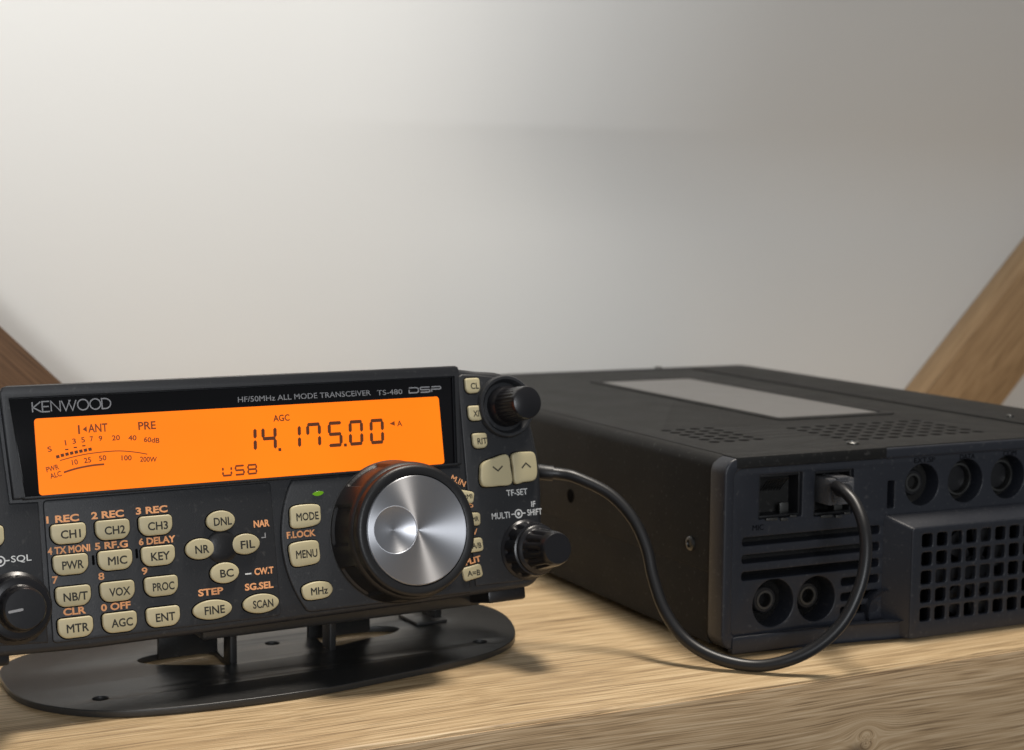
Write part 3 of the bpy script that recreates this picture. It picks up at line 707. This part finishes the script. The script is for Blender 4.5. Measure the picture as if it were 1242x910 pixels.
# end frame
rim_o = rrect(-.5, 179.5, 2.6, ZT - .1, (4.5, 4.5, 5.0, 5.0), 8)
rim_i = rrect(3.0, 176.2, 6.5, 58.4, (2.5, 2.5, 3.2, 3.2), 8)
finish(plate(rim_o, (rim_i,), -7.5, .8, .7), 'end_frame', 'bezelplastic', unit, FM)
finish(boxm(61.0, 178, -.2, 7, 58.0, ZT - .3, .4), 'end_top_strip', 'bezelplastic', unit)
# socket panel with all its openings
holes = [rrect(12.8, 28.8, 42.2, 56.0, .4), rrect(33.4, 48.4, 41.6, 55.8, .4)]
holes += [rrect(7.0, 59.2, z - 1.35, z + 1.35, .9) for z in (35.6, 30.2, 24.9)]
holes += [rrect(44.6, 59.4, z - 1.3, z + 1.3, .9) for z in (19.8, 14.9, 10.4)]
holes += [circ(18.9, 15.6, 7.6), circ(35.2, 15.4, 7.2)]
holes += [circ(75.7, 49.0, 6.8), circ(93.6, 49.1, 7.2), circ(111.6, 49.2, 7.2), circ(132, 49.2, 7.0), circ(152, 49.2, 7.0)]
holes += [rrect(61.9, 64.6, 42.2, 51.0, .4)]
panel = finish(plate(rrect(2.9, 176.3, 6.4, 58.5, 3.0), holes, -8.5, -.3, .32), 'socket_panel', 'bezelplastic', unit, FM)
finish(boxm(4, 176, 8.0, 12.0, 6, 59, 0), 'inner_wall', 'void', unit)
# ledge under the sockets and the rounded corner beside the fan box
finish(plate([(3.2, 1), (3.2, -1.0), (20, -2.0), (40, -3.6), (52, -5.0), (60, -6.4), (66.5, -7.2), (66.5, 1)], (), 1.0, 6.7, 1.1), 'lower_ledge', 'bezelplastic', unit)
finish(lathe([(0, -2.2), (.01, .3), (4.2, .3), (5.6, .8), (6.4, 1.8), (6.6, 3), (6.6, -2.2)], 40, cap=False), 'corner_boss', 'bezelplastic', unit, FM @ T(60.6, 9.4, -.6) @ Matrix.Scale(.8, 4, Vector((0, 0, 1))))
# modular sockets
def modular(x0, x1, z0, z1, empty_):
    b = finish(join([boxm(x0, x0 + .8, 1.2, 9.6, z0, z1, .1), boxm(x1 - .8, x1, 1.2, 9.6, z0, z1, .1), boxm(x0 + .8, x1 - .8, 1.2, 9.6, z1 - .8, z1, .1), boxm(x0 + .8, x1 - .8, 1.2, 9.6, z0, z0 + .8, .1), boxm(x0 + .8, x1 - .8, 7.2, 7.9, z0 + .8, z1 - .8)]), 'modular_socket', 'plastic2', unit)
    pins = [tube([(x0 + 4.4 + 1.02 * i, 1.8, z1 - 1.6), (x0 + 4.4 + 1.02 * i, 4.0, z1 - 3.6), (x0 + 4.4 + 1.02 * i, 6.8, z1 - 6.4)], .2, 6) for i in range(8)]
    finish(join(pins), 'contact_pin', 'dullmetal', b)
    # bent metal shield fingers at the lower lip
    sh_ = [boxm(x0 + 2.2, x0 + 6.4, -.5, 1.0, z0 - .5, z0 + .25, .12), boxm(x0 + 7.6, x0 + 10.2, -.6, 1.2, z0 - .9, z0 - .1, .12), boxm(x0 + 11.2, x0 + 13.6, -.3, 1.2, z0 - .1, z0 + .5, .12), boxm(x0 + 9.0, x0 + 12.2, 2.2, 3.0, z0 + .8, z0 + 4.2, .12)]
    finish(join(sh_), 'shield_finger', 'dullmetal', b)
modular(12.9, 28.7, 42.3, 55.9, True); modular(33.5, 48.3, 41.7, 55.7, False)
# round jacks
def jack(x, z, kind):
    if kind == 'phone':
        j = finish(join([lathe([(6.4, -8.4), (6.4, -8.2), (4.3, -8.1), (4.2, -5.4), (3.8, -5.0), (2.9, -5.0), (2.4, -5.5), (2.4, -8.4)], 40, cap=False)]), 'phone_jack', 'plastic2', unit, FM @ T(x, z, 0))
        finish(lathe([(3.1, -5.0), (3.0, -4.8), (2.3, -4.8), (2.0, -5.3), (2.0, -8.4)], 32, cap=False), 'jack_ring', 'dullmetal', j)
    else:
        j = finish(lathe([(6.6, -8.4), (6.6, -7.0), (4.4, -7.0), (4.4, -6.2), (4.2, -6.0), (0, -6.0)], 40, cap=False), 'round_socket', 'plastic2', unit, FM @ T(x, z, 0))
        finish(lathe([(5.5, -6.2), (5.5, -4.3), (5.3, -4.0), (4.7, -4.0), (4.5, -4.3), (4.5, -7)], 40, cap=False), 'socket_shell', 'dullmetal', j)
for x, z in ((18.9, 15.6), (35.2, 15.4), (75.7, 49.0)): jack(x, z, 'phone')
for x in (93.8, 111.6, 132, 152): jack(x, 49.1, 'din')
for body, x, z, w_ in (('EXT.SP', 76.4, 57.0, 8.5), ('DATA', 94.0, 57.1, 6.2), ('COM', 112.0, 57.2, 5.6), ('MIC', 12.6, 39.8, 4.0), ('KEY', 14.2, 23.0, 3.6)):
    if body == 'KEY': continue
    finish(text(body, x, z, w_, 1.7, -.32, .12), 'socket_lettering', 'dark_ink', panel)
# fan box
gx = [72.1 + 6.03 * i for i in range(17)]; gz = [8.4 + 6.0 * j for j in range(5)]
gh = [rrect(x - 2.15, x + 2.15, z - 2.2, z + 2.2, .8, 3) for x in gx for z in gz]
fan = finish(plate(rrect(66.0, 174.5, .9, 36.8, (1.2, 1.2, 1.0, 1.0)), gh, 5.6, 7.5, .35), 'fan_grille', 'bezelplastic', unit, FM)
bm = bmesh.new()
def ringv(x0, x1, z0, z1, y): return [bm.verts.new((x, y, z)) for x, z in ((x0, z0), (x1, z0), (x1, z1), (x0, z1))]
fr = [ringv(60.6, 178.2, .8, 40.2, .25), ringv(65.9, 174.6, .85, 36.9, -7.1), ringv(67.4, 173.1, 2.3, 35.4, -7.1), ringv(64, 175, 2.4, 37, .25)]
for a, b in zip(fr, fr[1:] + fr[:1]):
    for k in range(4): bm.faces.new((a[k], a[(k + 1) % 4], b[(k + 1) % 4], b[k]))
bmesh.ops.recalc_face_normals(bm, faces=bm.faces)
bmesh.ops.bevel(bm, geom=[e for e in bm.edges if abs(e.verts[0].co.x - e.verts[1].co.x) < 7 and min(v.co.y for v in e.verts) < -5 and max(v.co.y for v in e.verts) > 0], offset=.8, segments=3, affect='EDGES', profile=.5)
finish(bm_mesh(bm), 'fan_shroud', 'bezelplastic', unit)
finish(boxm(64.2, 174.8, -.9, .15, 2.7, 36.5), 'fan_well', 'void', unit)
for fx in (95, 146):
    bl = []
    for i in range(7):
        a = 2 * PI * i / 7
        q = [(fx + rr * math.cos(a + da), 19.5 + rr * math.sin(a + da)) for rr, da in ((5, 0), (16, .15), (16, .75), (5, .6))]
        bl.append(plate(q, (), 2.2, 3.0))
    bl.append(plate(circ(fx, 19.5, 6, 24), (), 2.0, 4.6))
    finish(join(bl), 'fan_blades', 'plastic2', unit, FM)
for x, y in ((14, 20), (165, 20), (14, 236), (165, 236)):
    finish(lathe([(6, 0), (6.5, .4), (6.5, 3.0)], 32), 'rubber_foot', 'rubber', unit, T(x, y, 0))

# ------------------------------------------------------------------ cable
cp = [(3.0, 511.0, 55.2), (9.8, 508.5, 54.4), (15.5, 508.4, 53.9), (20.6, 507.3, 52.9), (30.8, 504.9, 48.2), (37.9, 501.1, 41.1), (41.8, 497.3, 32.9), (43.6, 493.5, 24.7), (46.8, 488.6, 15.7), (52.5, 483.8, 8.1), (60.7, 479.4, 3.8), (71.4, 476.2, 2.1), (80.8, 474.3, 3.9), (90.3, 473.8, 8.6), (98.0, 474.5, 15.9), (103.0, 476.5, 25.4), (105.3, 479.4, 34.6), (105.4, 483.2, 42.6), (103.9, 488.8, 48.5), (101.4, 494.1, 51.6), (100.1, 500.2, 52.1)]
cable = empty('radio_cable', cp[0], 0, 'thin black cable looping from the display panel down to a socket of the main unit', 'cable')
CM = T(*[-x for x in cp[0]])
sp = smoothpoly(cp, 8, False)
finish(tube(sp, 1.85, 18), 'cord', 'cable', cable, CM)
bo = smoothpoly(cp[:3], 6, False)
finish(tube(bo[:10], 2.4, 16), 'strain_relief', 'rubber', cable, CM)
UM = T(UX, UY, 0) @ Matrix.Rotation(UYAW, 4, 'Z')
plug = finish(join([boxm(36.2, 45.8, -3.4, 6.8, 45.4, 53.8, .5), boxm(38.6, 43.4, -4.2, 4, 53.6, 54.4, .25), boxm(37.2, 44.8, -4.6, -3.0, 46.6, 52.8, .6)]), 'modular_plug', 'plug', cable, CM @ UM)
finish(tube([(37.6, -10, 51.2), (38.2, -7.5, 50.9), (39.4, -4.6, 50.4), (40.4, -2, 50)], 2.2, 14), 'plug_boot', 'cable', cable, CM @ UM)
